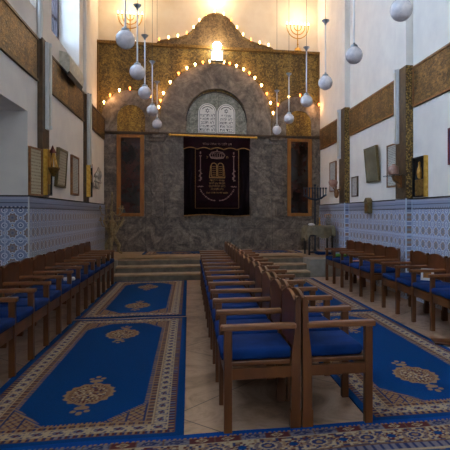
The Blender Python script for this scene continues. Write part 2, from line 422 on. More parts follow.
niche(38, -1.46, 3.80, .36, M['gold_niche']); niche(39, 2.93, 3.80, .36, M['gold_niche'])
# lighter line of stone framing the disc
o = MB().tube([(x, YF-.005, z) for x, z in arc(CX, 3.76, .79)], .014, 6); struct('trim_40', o, M['engraving'])
# fill the stilted spandrel between disc and arch
# engaged stone pilasters and dado rail
for n, x0 in ((41, -.95), (42, 2.16)):
    s = MB(); s.box(x0, x0+.3, YF-.08, YF, 1.285, 3.2, .01); s.box(x0-.03, x0+.33, YF-.11, YF, 3.2, 3.26, .005); s.box(x0-.05, x0+.35, YF-.13, YF, 3.3, 3.385, .005); s.box(x0-.01, x0+.31, YF-.09, YF, 3.26, 3.3)
    struct('trim_%d' % n, s, M['stone_dark'])
struct('trim_43', MB().box(XL, XR, YF-.035, YF, 1.24, 1.285, .006), M['stone_dark'])
# wooden doors of the side cabinets
for n, x0, x1 in ((1, -1.81, -1.13), (2, 2.6, 3.28)):
    f = MB(); t = .085
    f.box(x0, x0+t, YF-.05, YF, 1.29, 3.38, .01); f.box(x1-t, x1, YF-.05, YF, 1.29, 3.38, .01)
    f.box(x0+t, x1-t, YF-.05, YF, 1.29, 1.29+t, .01); f.box(x0+t, x1-t, YF-.05, YF, 3.38-t, 3.38, .01)
    f.box(x0+t, x0+t+.02, YF-.025, YF, 1.29+t, 3.38-t); f.box(x1-t-.02, x1-t, YF-.025, YF, 1.29+t, 3.38-t)
    o = f.build('door_%d' % n, M['oak']); o['kind'] = 'structure'
    MB().box(x0+t, x1-t, YF-.015, YF-.005, 1.29+t, 3.38-t).build('door_panel', M['door_glass'], o)
    MB().ball((x0+.04 if n == 1 else x1-.04, YF-.065, 1.5), .016, 10).build('door_knob', M['brass'], o, True)
# crest (wavy gable) on the ledge
pts = [(-.83, 5.77), (-.74, 5.84), (-.45, 5.9), (-.15, 5.97), (.05, 6.1), (.24, 6.36), (.42, 6.55), (.6, 6.63), (.72, 6.65), (.84, 6.63), (1.02, 6.54), (1.2, 6.34), (1.4, 6.08), (1.6, 5.96), (1.9, 5.88), (2.15, 5.83), (2.25, 5.77)]
def smooth(pts, it=2):
    for _ in range(it):
        q = [pts[0]]
        for a, c in zip(pts, pts[1:]): q += [(a[0]*.75+c[0]*.25, a[1]*.75+c[1]*.25), (a[0]*.25+c[0]*.75, a[1]*.25+c[1]*.75)]
        pts = q+[pts[-1]]
    return pts
crest = smooth(pts)
cr = thing('crest', 'brown curved gable crest standing on top of the gilt back panel', 'crest', (0, 0, 0))
MB().prism(crest, YF+.1, YF+.22, 'y').build('crest_panel', M['crest'], cr)
MB().tube([(x, YF+.1, z) for x, z in crest], .018, 6).build('crest_moulding', M['old_gold'], cr)

# ------------------------------------------------------------------ Hebrew lettering helper
def text(s, size, x, y, z, m, parent, name, depth=.003, rtl=True, align='CENTER'):
    cu = bpy.data.curves.new('t', 'FONT'); cu.body = s[::-1] if rtl else s; cu.size = size; cu.extrude = depth
    cu.align_x = align; cu.align_y = 'CENTER'
    o = bpy.data.objects.new('t', cu); COL.objects.link(o)
    bpy.context.view_layer.update()
    me = bpy.data.meshes.new_from_object(o.evaluated_get(bpy.context.evaluated_depsgraph_get()))
    bpy.data.objects.remove(o); bpy.data.curves.remove(cu)
    me.transform(Matrix.Translation((x, y, z)) @ Matrix.Rotation(PI/2, 4, 'X'))
    me.materials.clear(); me.materials.append(m)
    o = bpy.data.objects.new(name, me); COL.objects.link(o); o.parent = parent
    return o
# tablets of the law: two white slabs with rounded heads
LINES = [['לא תרצח', 'לא תנאף', 'לא תגנב', 'לא תענה', 'לא תחמד'], ['אנכי יי', 'לא יהיה', 'לא תשא', 'זכור את', 'כבד את']]
for i, cx in enumerate((.475, .965)):
    hw = .235
    t = thing('stone_tablet', 'white round-topped stone tablet with Hebrew lines, the %s one of the pair above the curtain' % ('left', 'right')[i], 'tablet', (cx, YF, 3.45), group='tablets above the curtain')
    MB().prism([(hw, .015)]+arc(0, .555, hw, n=20)+[(-hw, .015)], -.03, .05, 'y').build('slab', M['tablet'], t)
    e = MB().tube([(x, -.032, z) for x, z in [(hw-.03, .04)]+arc(0, .555, hw-.03, n=20)+[(-hw+.03, .04), (hw-.03, .04)]], .006, 5); e.build('border_line', M['engraving'], t)
    st = MB()
    for q in (0, 1):
        P = [(.055*math.sin(2*PI*k/3+q*PI), -.034, .60+.055*math.cos(2*PI*k/3+q*PI)) for k in range(4)]; st.tube(P, .008, 5)
    st.tube([(x, -.034, z) for x, z in arc(0, .545, .16, .6, PI-.6, 10)], .009, 5)
    st.build('star', M['engraving'], t)
    for k, s in enumerate(LINES[i]): text(s, .105, 0, -.033, .475-k*.094, M['engraving'], t, 'letter_row')

# ------------------------------------------------------------------ ark curtain
cur = thing('ark_curtain', 'dark burgundy velvet curtain embroidered with crown and tablets in the centre of back wall', 'curtain', (0, 0, 0))
def drape(x0, x1, z0, z1, y, amp, per, m, name, par, nx=60, edge=None, th=.012):
    b = bmesh.new(); nz = 8; g = []
    for j in range(nz+1):
        row = []
        for i in range(nx+1):
            x = x0+(x1-x0)*i/nx; z = z0+(z1-z0)*j/nz
            if j == 0 and edge: z = edge(x)
            row.append(b.verts.new((x, y+amp*math.sin(2*PI*x/per)*(1-.3*j/nz), z)))
        g.append(row)
    for j in range(nz):
        for i in range(nx): b.faces.new((g[j][i], g[j][i+1], g[j+1][i+1], g[j+1][i]))
    me = bpy.data.meshes.new(name); b.to_mesh(me); b.free(); me.materials.append(m)
    for f in me.polygons: f.use_smooth = True
    o = bpy.data.objects.new(name, me); COL.objects.link(o); o.parent = par
    s = o.modifiers.new('s', 'SOLIDIFY'); s.thickness = th
    return o
sag = lambda x: 1.32+.02*math.sin(x*4)
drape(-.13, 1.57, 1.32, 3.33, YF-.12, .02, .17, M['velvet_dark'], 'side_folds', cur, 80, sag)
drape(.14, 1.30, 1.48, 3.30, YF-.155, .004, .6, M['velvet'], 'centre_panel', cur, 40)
scal = lambda x: 3.02+.045*abs(math.sin((x+.13)/.34*PI))
drape(-.14, 1.58, 3.02, 3.34, YF-.175, .006, .34, M['velvet'], 'valance', cur, 80, scal)
MB().tube([(-.14+1.72*k/80, YF-.185, scal(-.14+1.72*k/80)) for k in range(81)], .011, 6).build('valance_fringe', M['gold_thread'], cur)
MB().tube([(-.13+1.70*k/40, YF-.13, sag(-.13+1.7*k/40)-.005) for k in range(41)], .014, 6).build('hem_fringe', M['gold_thread'], cur)
MB().tube([(.16, YF-.165, 3.02), (.16, YF-.165, 1.5), (1.28, YF-.165, 1.5), (1.28, YF-.165, 3.02)], .007, 5).build('panel_piping', M['gold_thread'], cur)
ey = YF-.172
text('דע לפני מי אתה עומד', .085, CX, YF-.195, 3.16, M['silver_thread'], cur, 'lettering')
e = MB()  # crown
for a in range(-3, 4):
    x = CX+a*.05; e.tube([(x*1.0, ey, 2.80), (CX+a*.062, ey, 2.88+.03*math.cos(a*.5)), (CX+a*.03, ey, 2.94)], .007, 5)
e.tube([(CX-.16, ey, 2.80), (CX, ey, 2.785), (CX+.16, ey, 2.80)], .014, 6); e.tube([(CX-.15, ey, 2.83), (CX, ey, 2.815), (CX+.15, ey, 2.83)], .008, 6)
e.tube([(CX-.16, ey, 2.80), (CX-.2, ey, 2.88), (CX-.14, ey, 2.95), (CX, ey, 2.97), (CX+.14, ey, 2.95), (CX+.2, ey, 2.88), (CX+.16, ey, 2.80)], .009, 6)
e.ball((CX, ey, 3.0), .02, 10); e.build('crown', M['silver_thread'], cur)
text('כ', .09, CX-.26, ey, 2.82, M['gold_thread'], cur, 'lettering'); text('ת', .09, CX+.26, ey, 2.82, M['gold_thread'], cur, 'lettering')
e = MB()
for cx in (CX-.085, CX+.085):
    e.tube([(cx-.07, ey, 2.33), (cx-.07, ey, 2.58)]+[(x, ey, z) for x, z in arc(cx, 2.6, .07, n=10)][::-1]+[(cx+.07, ey, 2.33), (cx-.07, ey, 2.33)], .011, 6)
    for k in range(5): e.tube([(cx-.045, ey, 2.38+k*.05), (cx+.045, ey, 2.38+k*.05)], .006, 4)
e.tube([(CX-.2, ey, 2.29), (CX+.2, ey, 2.29)], .012, 6); e.tube([(CX-.2, ey, 2.29), (CX-.17, ey, 2.6)], .007, 6); e.tube([(CX+.2, ey, 2.29), (CX+.17, ey, 2.6)], .007, 6)
e.build('embroidered_tablets', M['gold_thread'], cur)
for k, s in enumerate(['שויתי יי לנגדי', 'תמיד עץ חיים', 'היא למחזיקים', 'בה ותמכיה']): text(s, .075, CX, ey, 2.22-k*.075, M['gold_thread'], cur, 'lettering')
text('מאשר דרכיה דרכי נעם', .06, CX, ey, 1.90, M['gold_thread'], cur, 'lettering')
for s in (-1, 1):
    e = MB(); cx = CX+s*.43
    e.tube([(cx, ey, 2.2), (cx, ey, 2.85)], .011, 6); e.tube([(cx-.03, ey, 2.85), (cx+.03, ey, 2.85)], .012, 6); e.ball((cx, ey, 2.93), .018, 8, (1, .5, 2))
    for k in range(9): e.ball((cx+.03*math.sin(k*1.7)*s, ey, 2.3-.035*k+.2), .018, 8, (1, .35, 1))
    for k in range(7): e.ball((cx+(-.06+.02*k)*s*1.0, ey, 2.06+.01*math.sin(k*2)), .014, 8, (1.3, .35, .7))
    for k in range(12):
        a = k/11; e.ball((cx-s*.36*a**1.2, ey, 1.98-.28*math.sin(a*PI/2)), .018 if k % 2 else .013, 8, (1.2, .35, 1))
    e.build('embroidered_garland', M['silver_thread'], cur, True)
rod = thing('curtain_rod', 'long gilt curtain rod above the burgundy curtain', 'curtain rod', (0, 0, 0))
MB().tube([(-.48, YF-.15, 3.375), (1.74, YF-.15, 3.355)], .024, 10).build('rod', M['gold'], rod, True)
for x in (-.48, 1.74): MB().ball((x, YF-.15, 3.375 if x < 0 else 3.355), .036, 12).build('finial', M['gold'], rod, True)
for x in (-.3, 1.6): MB().box(x-.012, x+.012, YF-.16, YF-.04, 3.34, 3.38).build('bracket', M['old_gold'], rod)

# ------------------------------------------------------------------ lights on the back wall
def bulb_string(name, label, pts, cable_r=.006, orange=()):
    t = thing(name, label, 'string lights', (0, 0, 0))
    MB().tube(pts, cable_r, 5).build('cable', M['cable'], t)
    return t
me_b = None
def add_bulb(t, p, m, r=.030):
    b = MB(); b.lathe([(.008, -.05), (.012, -.045), (.012, -.025), (r*.7, -.018), (r, .0), (r*.95, .014), (r*.6, .026), (.003, .031)], p, 10)
    return b.build('bulb', m, t, True)
def along(cx, cz, r, d0, d1): return [(cx+r*math.cos(math.radians(d)), cz+r*math.sin(math.radians(d))) for d in range(d0, d1+1, 3)]
t = bulb_string('string_lights', 'warm string of bulbs following the big central stone arch', [(x, YF-.01, z) for x, z in along(CX, 3.86, 1.47, 14, 166)])
seq = [18, 28, 38, 48, 55, 62, 70, 77, 83, 97, 104, 112, 121, 131, 143, 156, 164]
for i, d in enumerate(seq):
    add_bulb(t, (CX+1.5*math.cos(math.radians(d)), YF-.03, 3.86+1.5*math.sin(math.radians(d))), M['bulb_orange'] if i % 3 == 1 else M['bulb'])
for cx, lab, ds in ((-1.46, 'left', (150, 132, 112, 92, 72, 50, 24)), (2.93, 'right', (160, 140, 112, 88, 66, 44, 20))):
    t = bulb_string('string_lights', 'short string of coloured bulbs over the %s small arch' % lab, [(x, YF-.0, z) for x, z in along(cx, 3.8, .74, 20 if lab == 'left' else 14, 165 if lab == 'left' else 160)])
    for i, d in enumerate(ds):
        m = M['bulb_green'] if (lab == 'left' and d == 72) else (M['bulb_orange'] if i % 2 else M['bulb'])
        add_bulb(t, (cx+.76*math.cos(math.radians(d)), YF-.02, 3.8+.76*math.sin(math.radians(d))), m, .024)
t = bulb_string('string_lights', 'string of small bulbs along the wavy top of the crest', [(x, YF+.08, z+.02) for x, z in crest[2:-2]])
L = [0.0]
for a, c in zip(crest, crest[1:]): L.append(L[-1]+math.dist(a, c))
nb = 15
for i in range(nb):
    q = L[-1]*(i+.35)/nb
    for k in range(len(L)-1):
        if L[k] <= q <= L[k+1]:
            f = (q-L[k])/(L[k+1]-L[k]+1e-9); x = crest[k][0]*(1-f)+crest[k+1][0]*f; z = crest[k][1]*(1-f)+crest[k+1][1]*f
    add_bulb(t, (x, YF+.08, z+.07), M['bulb'] if i % 3 else M['bulb_orange'], .02)

def menorah(x, lab):
    t = thing('menorah', lab, 'menorah', (x, YF+.17, 5.77), group='brass menorahs on the ledge')
    b = MB(); b.lathe([(.13, 0), (.13, .02), (.1, .05), (.08, .1), (.03, .125), (.018, .14), (.016, .2), (.026, .22), (.016, .24), (.014, .72)], (0, 0, 0), 16); b.build('stem', M['brass'], t, True)
    for k, r in enumerate((.1, .2, .3)):
        b = MB(); b.tube([(r*math.cos(a), 0, .70+(.0)+r*1.08*math.sin(a)) for a in [PI+PI*q/20 for q in range(21)]], .013, 8)
        b.build('branch', M['brass'], t, True)
    for k in range(-3, 4):
        MB().lathe([(.006, -.01), (.024, .0), (.024, .02), (.014, .03)], (k*.1, 0, .72), 10).build('cup', M['brass'], t, True)
        MB().lathe([(.012, 0), (.018, .02), (.016, .045), (.004, .08)], (k*.1, 0, .745), 10).build('candle_bulb', M['flame'], t, True)
menorah(-1.5, 'lit seven-branched brass menorah on the ledge at the left end of the back wall')
menorah(2.93, 'lit seven-branched brass menorah on the ledge at the right end of the back wall')
t = thing('eternal_lamp', 'small glowing glass lantern above the top of the central arch', 'lamp', (CX, YF-.1, 5.33))
b = MB()
for x in (-.15, -.05, .05, .15): b.tube([(x, 0, .0), (x, 0, .26)], .009, 6)
b.box(-.18, .18, -.07, .07, .26, .285); b.box(-.18, .18, -.07, .07, -.01, .01); b.tube([(0, 0, .28), (0, .16, .42)], .01, 6)
b.build('lantern_frame', M['steel'], t)
for x in (-.1, 0, .1): MB().box(x-.035, x+.035, -.03, .03, .02, .25, .01).build('glass_prism', M['crystal'], t)
MB().ball((0, 0, .40), .11, 16).build('bulb', M['lamp_glow'], t, True)

# ------------------------------------------------------------------ globe pendants
def pendant(rodlen):
    t = thing('globe_pendant', 'x', 'pendant lamp')
    MB().ball((0, 0, 0), .112, 28).build('globe', M['glass_globe'], t, True)
    MB().lathe([(.045, .095), (.05, .11), (.045, .128), (.02, .14), (.012, .16)], (0, 0, 0), 16).build('gallery', M['steel'], t, True)
    MB().lathe([(.011, .15), (.011, rodlen)], (0, 0, 0), 10).build('rod', M['white_metal'], t, True)
    MB().lathe([(.012, rodlen-.05), (.02, rodlen-.02), (.055, rodlen+.015), (.06, rodlen+.03), (.02, rodlen+.035)], (0, 0, 0), 16).build('canopy', M['steel'], t, True)
    MB().tube([(0, 0, rodlen+.03), (0, 0, ZC-3.41)], .004, 5).build('cord', M['cable'], t)
    return t
P0 = None
rows_ = [(-.75, [(6.12, 'nearest and largest globe of the left row'), (7.5, 'second nearest globe of the left row'), (8.75, 'middle globe of the left row'), (10.22, 'second farthest globe of the left row'), (11.75, 'farthest and smallest globe of the left row')]),
         (2.1, [(4.76, 'globe cut by the top edge of the photo'), (6.22, 'second nearest globe of the right row'), (7.6, 'third nearest globe of the right row'), (8.88, 'fourth nearest globe of the right row'), (10.6, 'second farthest globe of the right row'), (12.1, 'farthest globe of the right row, beside the small arch')])]
for x, L_ in rows_:
    for y, lab in L_:
        if P0 is None: t = P0 = pendant(.95)
        else: t = copy_tree(P0)
        t.location = (x+(.03 if y > 10 else .01), y, 3.41); t['label'] = 'white glass ball lamp, ' + lab; t['group'] = 'globe pendant lamps'

# ------------------------------------------------------------------ chairs
def chair(W, D, zarm, zback, both, cf):
    """seat faces +x; front leg at x=0, back at x=-D; spans y 0..W; frame at y=0 (and y=W)"""
    t = thing('armchair', 'x', 'chair')
    frames = (0, W) if both else (0,)
    fw = .045
    for y in frames:
        s = .5 if y == 0 else -.5
        MB().box(-.025, .025, y-fw/2, y+fw/2, 0, zarm-.034, .004).build('leg', M['wood'], t)
        # back leg: broad foot block, tapering post with a rounded top
        b = MB()
        b.prism([(-D, .0), (-D, .12), (-D+.004, .13), (-D, zback-.06), (-D+.004, zback-.01), (-D+.014, zback), (-D+.028, zback-.006), (-D+.034, zback-.03), (-D+.040, .62), (-D+.060, .44), (-D+.060, .13), (-D+.068, .12), (-D+.068, .02), (-D+.062, .0)], y-fw/2, y+fw/2, 'y')
        b.build('back_leg', M['wood'], t)
        MB().box(-D+.03, .045, y-.030, y+.030, zarm-.036, zarm, .008).build('armrest', M['wood_mid'], t)
        MB().box(-D+.05, -.02, y-.016, y+.016, .335, .40).build('side_rail', M['wood'], t)
    b = MB()
    b.box(-D+.04, .02, .023, W-.033, .405, .435, .006)
    b.box(-.012, .016, .023, W-.033, .33, .41, .004); b.box(-D+.05, -D+.07, .023, W-.033, .33, .41)
    b.build('seat_frame', M['wood'], t)
    # cushion
    b = MB(); b.box(-D+.045, cf, .034, W-.034, .435, .505, .022); c = b.build('cushion', M['cushion'], t, True, 60)
    # backrest: panel with a raised, shouldered crest
    zt = zback
    n = 20; prof = []
    for k in range(n+1):
        u = k/n; q = abs(u-.5)*2
        if q > .86: z = zt-.030
        elif q > .78: z = zt-.030+(.86-q)/.08*.010
        else: z = zt-.020+.030*math.cos(q/.78*PI/2)**.8
        prof.append((.023+(W-.056)*u, z))
    poly = [(W-.033, .50), (.023, .50)]+prof
    x0 = -D+.012
    b = MB(); b.prism(poly, x0, x0+.022, 'x'); b.build('backrest', M['wood_back'], t)
    return t
def ordinal(k): return ['nearest', 'second', 'third', 'fourth', 'fifth', 'sixth', 'seventh', 'eighth', 'ninth', 'tenth', 'eleventh', 'twelfth', 'thirteenth', 'fourteenth'][k]
def row(x, y0, W, n, face, D, zarm, zback, desc, group, cf=.04):
    """face=+1 or -1; chairs from y0 away from camera"""
    protos = {}
    for k in range(n):
        both = (k == n-1)
        if both not in protos:
            c = protos[both] = chair(W, D, zarm, zback, both, cf)
            if face < 0:
                for ch in c.children:
                    ch.data.transform(Matrix.Scale(-1, 4, (1, 0, 0))); ch.data.flip_normals()
        else: c = copy_tree(protos[both])
        c.location = (x, y0+k*W, 0)
        o = ordinal(k)+(' one' if k == 0 else ' one back') if k < n-1 else 'farthest one'
        c['label'] = desc+', '+o; c['group'] = group
row(.235, 3.07, .49, 13, -1, .455, .67, .835, 'brown wooden armchair, blue cushion, centre row facing left wall', 'centre chairs facing left')
row(1.135, 3.07, .49, 13, 1, .435, .67, .835, 'brown wooden armchair, blue cushion, centre row facing right wall', 'centre chairs facing right', -.02)
row(-1.44, 2.94, .5, 14, 1, .44, .662, .83, 'dark wooden armchair, blue cushion, row along left tiled wall', 'chairs along the left wall')
row(2.77, 4.4, .49, 5, -1, .45, .655, .82, 'dark wooden armchair along right tiled wall before the gap', 'near chairs along the right wall')
row(2.77, 7.31, .51, 5, -1, .45, .655, .82, 'dark wooden armchair along right tiled wall beyond the gap', 'far chairs along the right wall')

# ------------------------------------------------------------------ rugs
BLUE = (0, 54, 106); TAN = (138, 108, 80); CREAM = (166, 144, 114); MAR = (84, 38, 40); NAVY = (40, 48, 86); BRN = (96, 70, 58); GREY = (112, 104, 112)
def hsh(a, b_, c=0):
    v = math.sin(a*12.9898+b_*78.233+c*37.7)*43758.5453
    return v-math.floor(v)
def rug_color(u, v, a, b):
    du, dv = a-abs(u), b-abs(v)
    d = min(du, dv); s = v if du < dv else u
    if d < .055: return BLUE
    if d < .062: return BRN
    if d < .098:
        k = (s/.045) % 1; return MAR if k < .28 else (NAVY if k < .55 else (TAN if hsh(int(s/.045), 1) > .4 else GREY))
    if d < .108: return CREAM
    if d < .198:
        q = (d-.153)/.045; k = ((s/.12) % 1-.5)*2
        r = math.hypot(q*.9, k*.9)
        if abs(q) > .9: return TAN
        if r < .22: return MAR
        if r < .5: return NAVY if (int(math.degrees(math.atan2(q, k))//45) % 2) else GREY
        if r < .62: return CREAM
        if abs(abs(k)-1) < .18: return CREAM
        if abs(k)+abs(q) > 1.35: return NAVY if abs(q) > .45 else BRN
        return CREAM if hsh(int(s/.012), int(d/.012)) > .35 else GREY
    if d < .208: return CREAM
    if d < .245:
        k = (s/.06) % 1; return BRN if k < .35 else (NAVY if k < .5 else (TAN if k < .85 else MAR))
    if d < .255: return TAN
    # comb edge into the field, chamfered corners
    du -= .255; dv -= .255
    ch = (du/.28+dv/.36)
    if ch < 1:
        f = (1-ch)
        if f < .12: return TAN if ((u+v)*30) % 1 < .5 else BLUE
        if ((u*abs(v)/v*math.copysign(1, u)*9+v*0) % 1) < .12 or ((abs(u)/.28-abs(v)/.36)*4.5) % 1 < .14: return NAVY
        if (f*6) % 1 < .2: return MAR
        return TAN
    if min(du, dv) < .028 and (s/.026) % 1 < .5: return TAN
    # medallions with pendants
    for c in (-.94, .94):
        x, y = u, v-c
        if abs(x) < .25 and abs(y) < .45:
            r = math.hypot(x/.175, y/.225)
            rag = 1+.05*math.sin(math.atan2(y, x)*14)
            if r < rag:
                if r > .86: return TAN
                if r > .72: return MAR if (math.atan2(y, x)*6) % 1 < .4 else TAN
                kk = hsh(int((x+1)/.014), int((y+1)/.017), 3)
                return CREAM if kk > .80 else (TAN if kk > .42 else (BRN if kk > .22 else (MAR if kk > .1 else NAVY)))
            for s2 in (-1, 1):
                yy = s2*y
                if math.hypot(x/.05, (yy-.285)/.035) < 1 or math.hypot((abs(x)-.045)/.022, (yy-.345)/.022) < 1 or math.hypot(x/.022, (yy-.385)/.03) < 1 or (abs(x) < .015 and .22 < yy < .30): return TAN
    return BLUE
def runner_color(u, v, a, b):
    d = min(a-abs(u), b-abs(v)); s = u if (b-abs(v)) < (a-abs(u)) else v
    if d < .045: return (4, 62, 128)
    if d < .06: return TAN if (s/.03) % 1 < .5 else (4, 62, 128)
    if d < .13:
        cell = int(math.floor(s/.15)); k = (s/.15) % 1; q = (d-.095)/.035
        if k < .04: return BRN
        if cell % 3 == 0 or cell % 7 == 2:
            r = abs(k-.5)*2+abs(q)*.7
            return CREAM if .35 < r < .55 else (MAR if r > .2 else TAN)
        r = math.hypot((k-.5)*2, q)
        return NAVY if .3 < r < .6 else (GREY if hsh(int(s/.012), int(d/.012)) > .4 else (70, 66, 88))
    if d < .145: return CREAM
    if d < .31:
        q = (d-.2275)/.08; k = ((s/.30) % 1-.5)*2
        r = math.hypot(q, k*1.5)
        if r < .2: return TAN
        if r < .42: return NAVY
        if r < .55: return CREAM
        if r < .8: return NAVY if (math.atan2(q, k)*2.6) % 1 < .5 else TAN
        r2 = math.hypot(q, (abs(k)-1)*1.6)
        if r2 < .3: return BLUE
        if r2 < .5: return MAR if (math.atan2(q, abs(k)-1)*2) % 1 < .5 else CREAM
        h = hsh(int(s/.018), int(d/.018)); return NAVY if h > .78 else (MAR if h > .66 else (TAN if h > .4 else CREAM))
    if d < .325: return BRN
    if d < .40: return GREY if (s/.05) % 1 < .6 else NAVY
    if d < .42: return CREAM
    return BLUE if hsh(int(u/.03), int(v/.03)) > .2 else TAN
def rug(name, a, b, step, fn, label, cat='rug'):
    nx, ny = int(2*a/step), int(2*b/step)
    V = []; Cc = []
    cache = {}
    for j in range(ny+1):
        v = -b+2*b*j/ny
        for i in range(nx+1):
            u = -a+2*a*i/nx
            V.append((u, v+.004*math.sin(u*9) if 0 < j < ny else v+.006*math.sin(u*7), .011 + .0015*math.sin(u*5+v*3)))
            c = fn(u or 1e-6, v or 1e-6, a, b)
            if c not in cache: cache[c] = (*lin(c), 1)
            Cc.extend(cache[c])
    F = [(j*(nx+1)+i, j*(nx+1)+i+1, (j+1)*(nx+1)+i+1, (j+1)*(nx+1)+i) for j in range(ny) for i in range(nx)]
    n0 = len(V)
    # skirt down to the floor so the rug has thickness
    rim = [i for i in range(nx+1)]+[j*(nx+1)+nx for j in range(1, ny+1)]+[ny*(nx+1)+i for i in range(nx-1, -1, -1)]+[j*(nx+1) for j in range(ny-1, 0, -1)]
    for r in rim: V.append((V[r][0], V[r][1], .001)); Cc.extend((*lin(BLUE), 1))
    m_ = len(rim)
    for k in range(m_): F.append((rim[k], n0+k, n0+(k+1) % m_, rim[(k+1) % m_]))
    F.append(tuple(n0+k for k in range(m_))[::-1])
    me = bpy.data.meshes.new(name); me.from_pydata(V, [], F); me.update()
    at = me.color_attributes.new('weave', 'FLOAT_COLOR', 'POINT'); at.data.foreach_set('color', Cc)
    me.materials.append(M['rug'])
    o = bpy.data.objects.new(name, me); COL.objects.link(o)
    tag(o, label, cat); return o
r0 = rug('rug', .70, 1.77, .0075, rug_color, 'blue rug with patterned border in left aisle, nearest the camera')
r0.location = (-.73, 4.85, 0); r0['group'] = 'blue aisle rugs'
for x, y, lab in ((-.74, 8.50-.0, 'blue rug with patterned border in left aisle, farther one before the steps'), (1.86, 4.85, 'blue rug with patterned border in right aisle, nearest the camera'), (1.86, 8.42, 'blue rug with patterned border in right aisle, farther one before the steps')):
    c = r0.copy(); COL.objects.link(c); c.location = (x, y, 0); c['label'] = lab
rn = rug('runner_rug', 2.4, .7, .0085, runner_color, 'multicoloured runner carpet with floral border lying crosswise in the foreground')
rn.location = (.9, 2.375, .004)
rp = rug('rug', 1.95, .42, .014, lambda u, v, a, b: rug_color(v*.7/.42*.78, u*1.77/1.95, .7, 1.77), 'narrow blue rug lying on the platform along the back wall')
rp.location = (.85, 12.62, PZ+.006)

# ------------------------------------------------------------------ wall panels (bands)
def band(X, s, y0, y1, z0, z1, lab):
    t = thing('wall_panel', lab, 'wall panel', (X, (y0+y1)/2, z0), group='brown wall panels')
    h = (y1-y0)/2; H = z1-z0
    MB().box(0, s*.02, -h, h, 0, H).build('panel_board', M['brown_band'], t)
    b = MB(); b.box(0, s*.035, -h, h, H-.035, H); b.box(0, s*.035, -h, h, 0, .03); b.box(0, s*.035, -h, -h+.03, .03, H-.035); b.box(0, s*.035, h-.03, h, .03, H-.035)
    b.build('panel_moulding', M['dark_brown'] if s > 0 else M['frame_brown'], t)
band(XL, 1, 3.5, 7.52, 3.22, 3.83, 'brown textured panel high on left wall, nearest the camera')
band(XL, 1, 8.0, 10.64, 3.22, 3.81, 'brown textured panel high on left wall under the air conditioner')
band(XL, 1, 11.04, 13.15, 3.22, 3.76, 'brown textured panel high on left wall next to the back wall')
band(XR, -1, 4.74, 7.44, 3.04, 3.68, 'brown textured panel high on right wall, nearest the camera')
band(XR, -1, 7.92, 10.62, 3.07, 3.66, 'brown textured panel high on right wall between the two gilt pilasters')
band(XR, -1, 11.1, 13.15, 3.08, 3.63, 'brown textured panel high on right wall next to the back wall')
# fluorescent tubes on the pilasters
def tube_lamp(x, s, y, z0, z1, lab, hw=.07):
    t = thing('tube_lamp', lab, 'tube light', (x, y, z0), group='vertical tube lights')
    H = z1-z0
    MB().box(0, s*.04, -hw, hw, 0, H, .006).build('housing', M['white_metal'], t)
    MB().tube([(s*.06, 0, .05), (s*.06, 0, H-.05)], .018, 10).build('tube', M['mortar'], t, True)
    for z in (.03, H-.03): MB().box(s*.04, s*.08, -.025, .025, z-.025, z+.025, .004).build('socket', M['white_metal'], t)
tube_lamp(XR-PR-.006, -1, 7.76, 2.5, 3.72, 'unlit white vertical tube light on the nearer gilt pilaster of right wall', .04)
tube_lamp(XR-PR-.006, -1, 10.95, 2.6, 3.72, 'unlit white vertical tube light on the farther gilt pilaster of right wall', .04)
tube_lamp(XL+.07, 1, 7.75, 2.58, 3.84, 'unlit white vertical tube light on the nearer left pilaster')
tube_lamp(XL+.06, 1, 10.84, 2.3, 3.84, 'unlit white vertical tube light on the farther left pilaster')
# air conditioner
t = thing('air_conditioner', 'white wall air conditioner below the left window', 'air conditioner', (XL, 9.33, 3.68))
MB().prism([(0, .17), (.13, .03), (.155, .06), (.165, .14), (.155, .30), (.12, .36), (0, .38)], -.56, .56, 'y').build('housing', M['paper'], t)
MB().prism([(.005, .130), (.13, -.02), (.155, .055), (.14, .06), (.125, .02), (.01, .172)], -.54, .54, 'y').build('vent', M['black'], t)
# downpipe by the near window
t = MB().tube([(XL+.03, 7.535, 3.84), (XL+.03, 7.535, 4.6), (XL+.03, 7.535, ZC)], .025, 8).build('pipe', M['white_metal'], None, True); tag(t, 'thin white pipe running up the left wall beside the near window', 'pipe')

# ------------------------------------------------------------------ framed things
def framed(X, s, y0, y1, z0, z1, mp, mf, lab, name='picture', cat='framed picture', th=.035, fw=.025, lean=0, ry=0, rz=0, dx=0):
    t = thing(name, lab, cat, (X+dx, (y0+y1)/2, z0)); h = (y1-y0)/2; H = z1-z0
    b = MB(); b.box(0, s*th, -h, -h+fw, 0, H); b.box(0, s*th, h-fw, h, 0, H); b.box(0, s*th, -h+fw, h-fw, 0, fw); b.box(0, s*th, -h+fw, h-fw, H-fw, H)
    b.build('frame', mf, t)
    MB().box(s*.004, s*(th-.012), -h+fw, h-fw, fw, H-fw).build('print', mp, t)
    t.rotation_euler = (ry, s*lean, rz)
    return t
framed(XL, 1, 7.14, 7.5, 1.60, 2.26, M['notice_old'], M['frame_brown'], 'large framed yellowed print on left wall nearest the recess, in brown frame', th=.03, rz=-.17, dx=.03)
framed(XL, 1, 8.44, 9.02, 1.79, 2.42, M['notice_old'], M['frame_bronze'], 'bronze-framed print leaning out from left wall beyond the brass shrine', th=.05, fw=.04, lean=.06)
framed(XL, 1, 9.55, 10.12, 1.70, 2.43, M['notice'], M['frame_brown'], 'grey notice in orange-brown frame on left wall, before the farther pilaster', th=.04, fw=.035)
framed(XL, 1, 11.06, 11.5, 1.9, 2.44, M['notice_old'], M['frame_brown'], 'small dim framed print on left wall beyond the farther pilaster', fw=.03)
framed(XR, -1, 8.84, 9.48, 1.97, 2.64, M['mirror'], M['frame_bronze'], 'tilted bronze-framed mirror on right wall between the pilasters', 'wall_mirror', 'mirror', .05, .035, .09, 0)
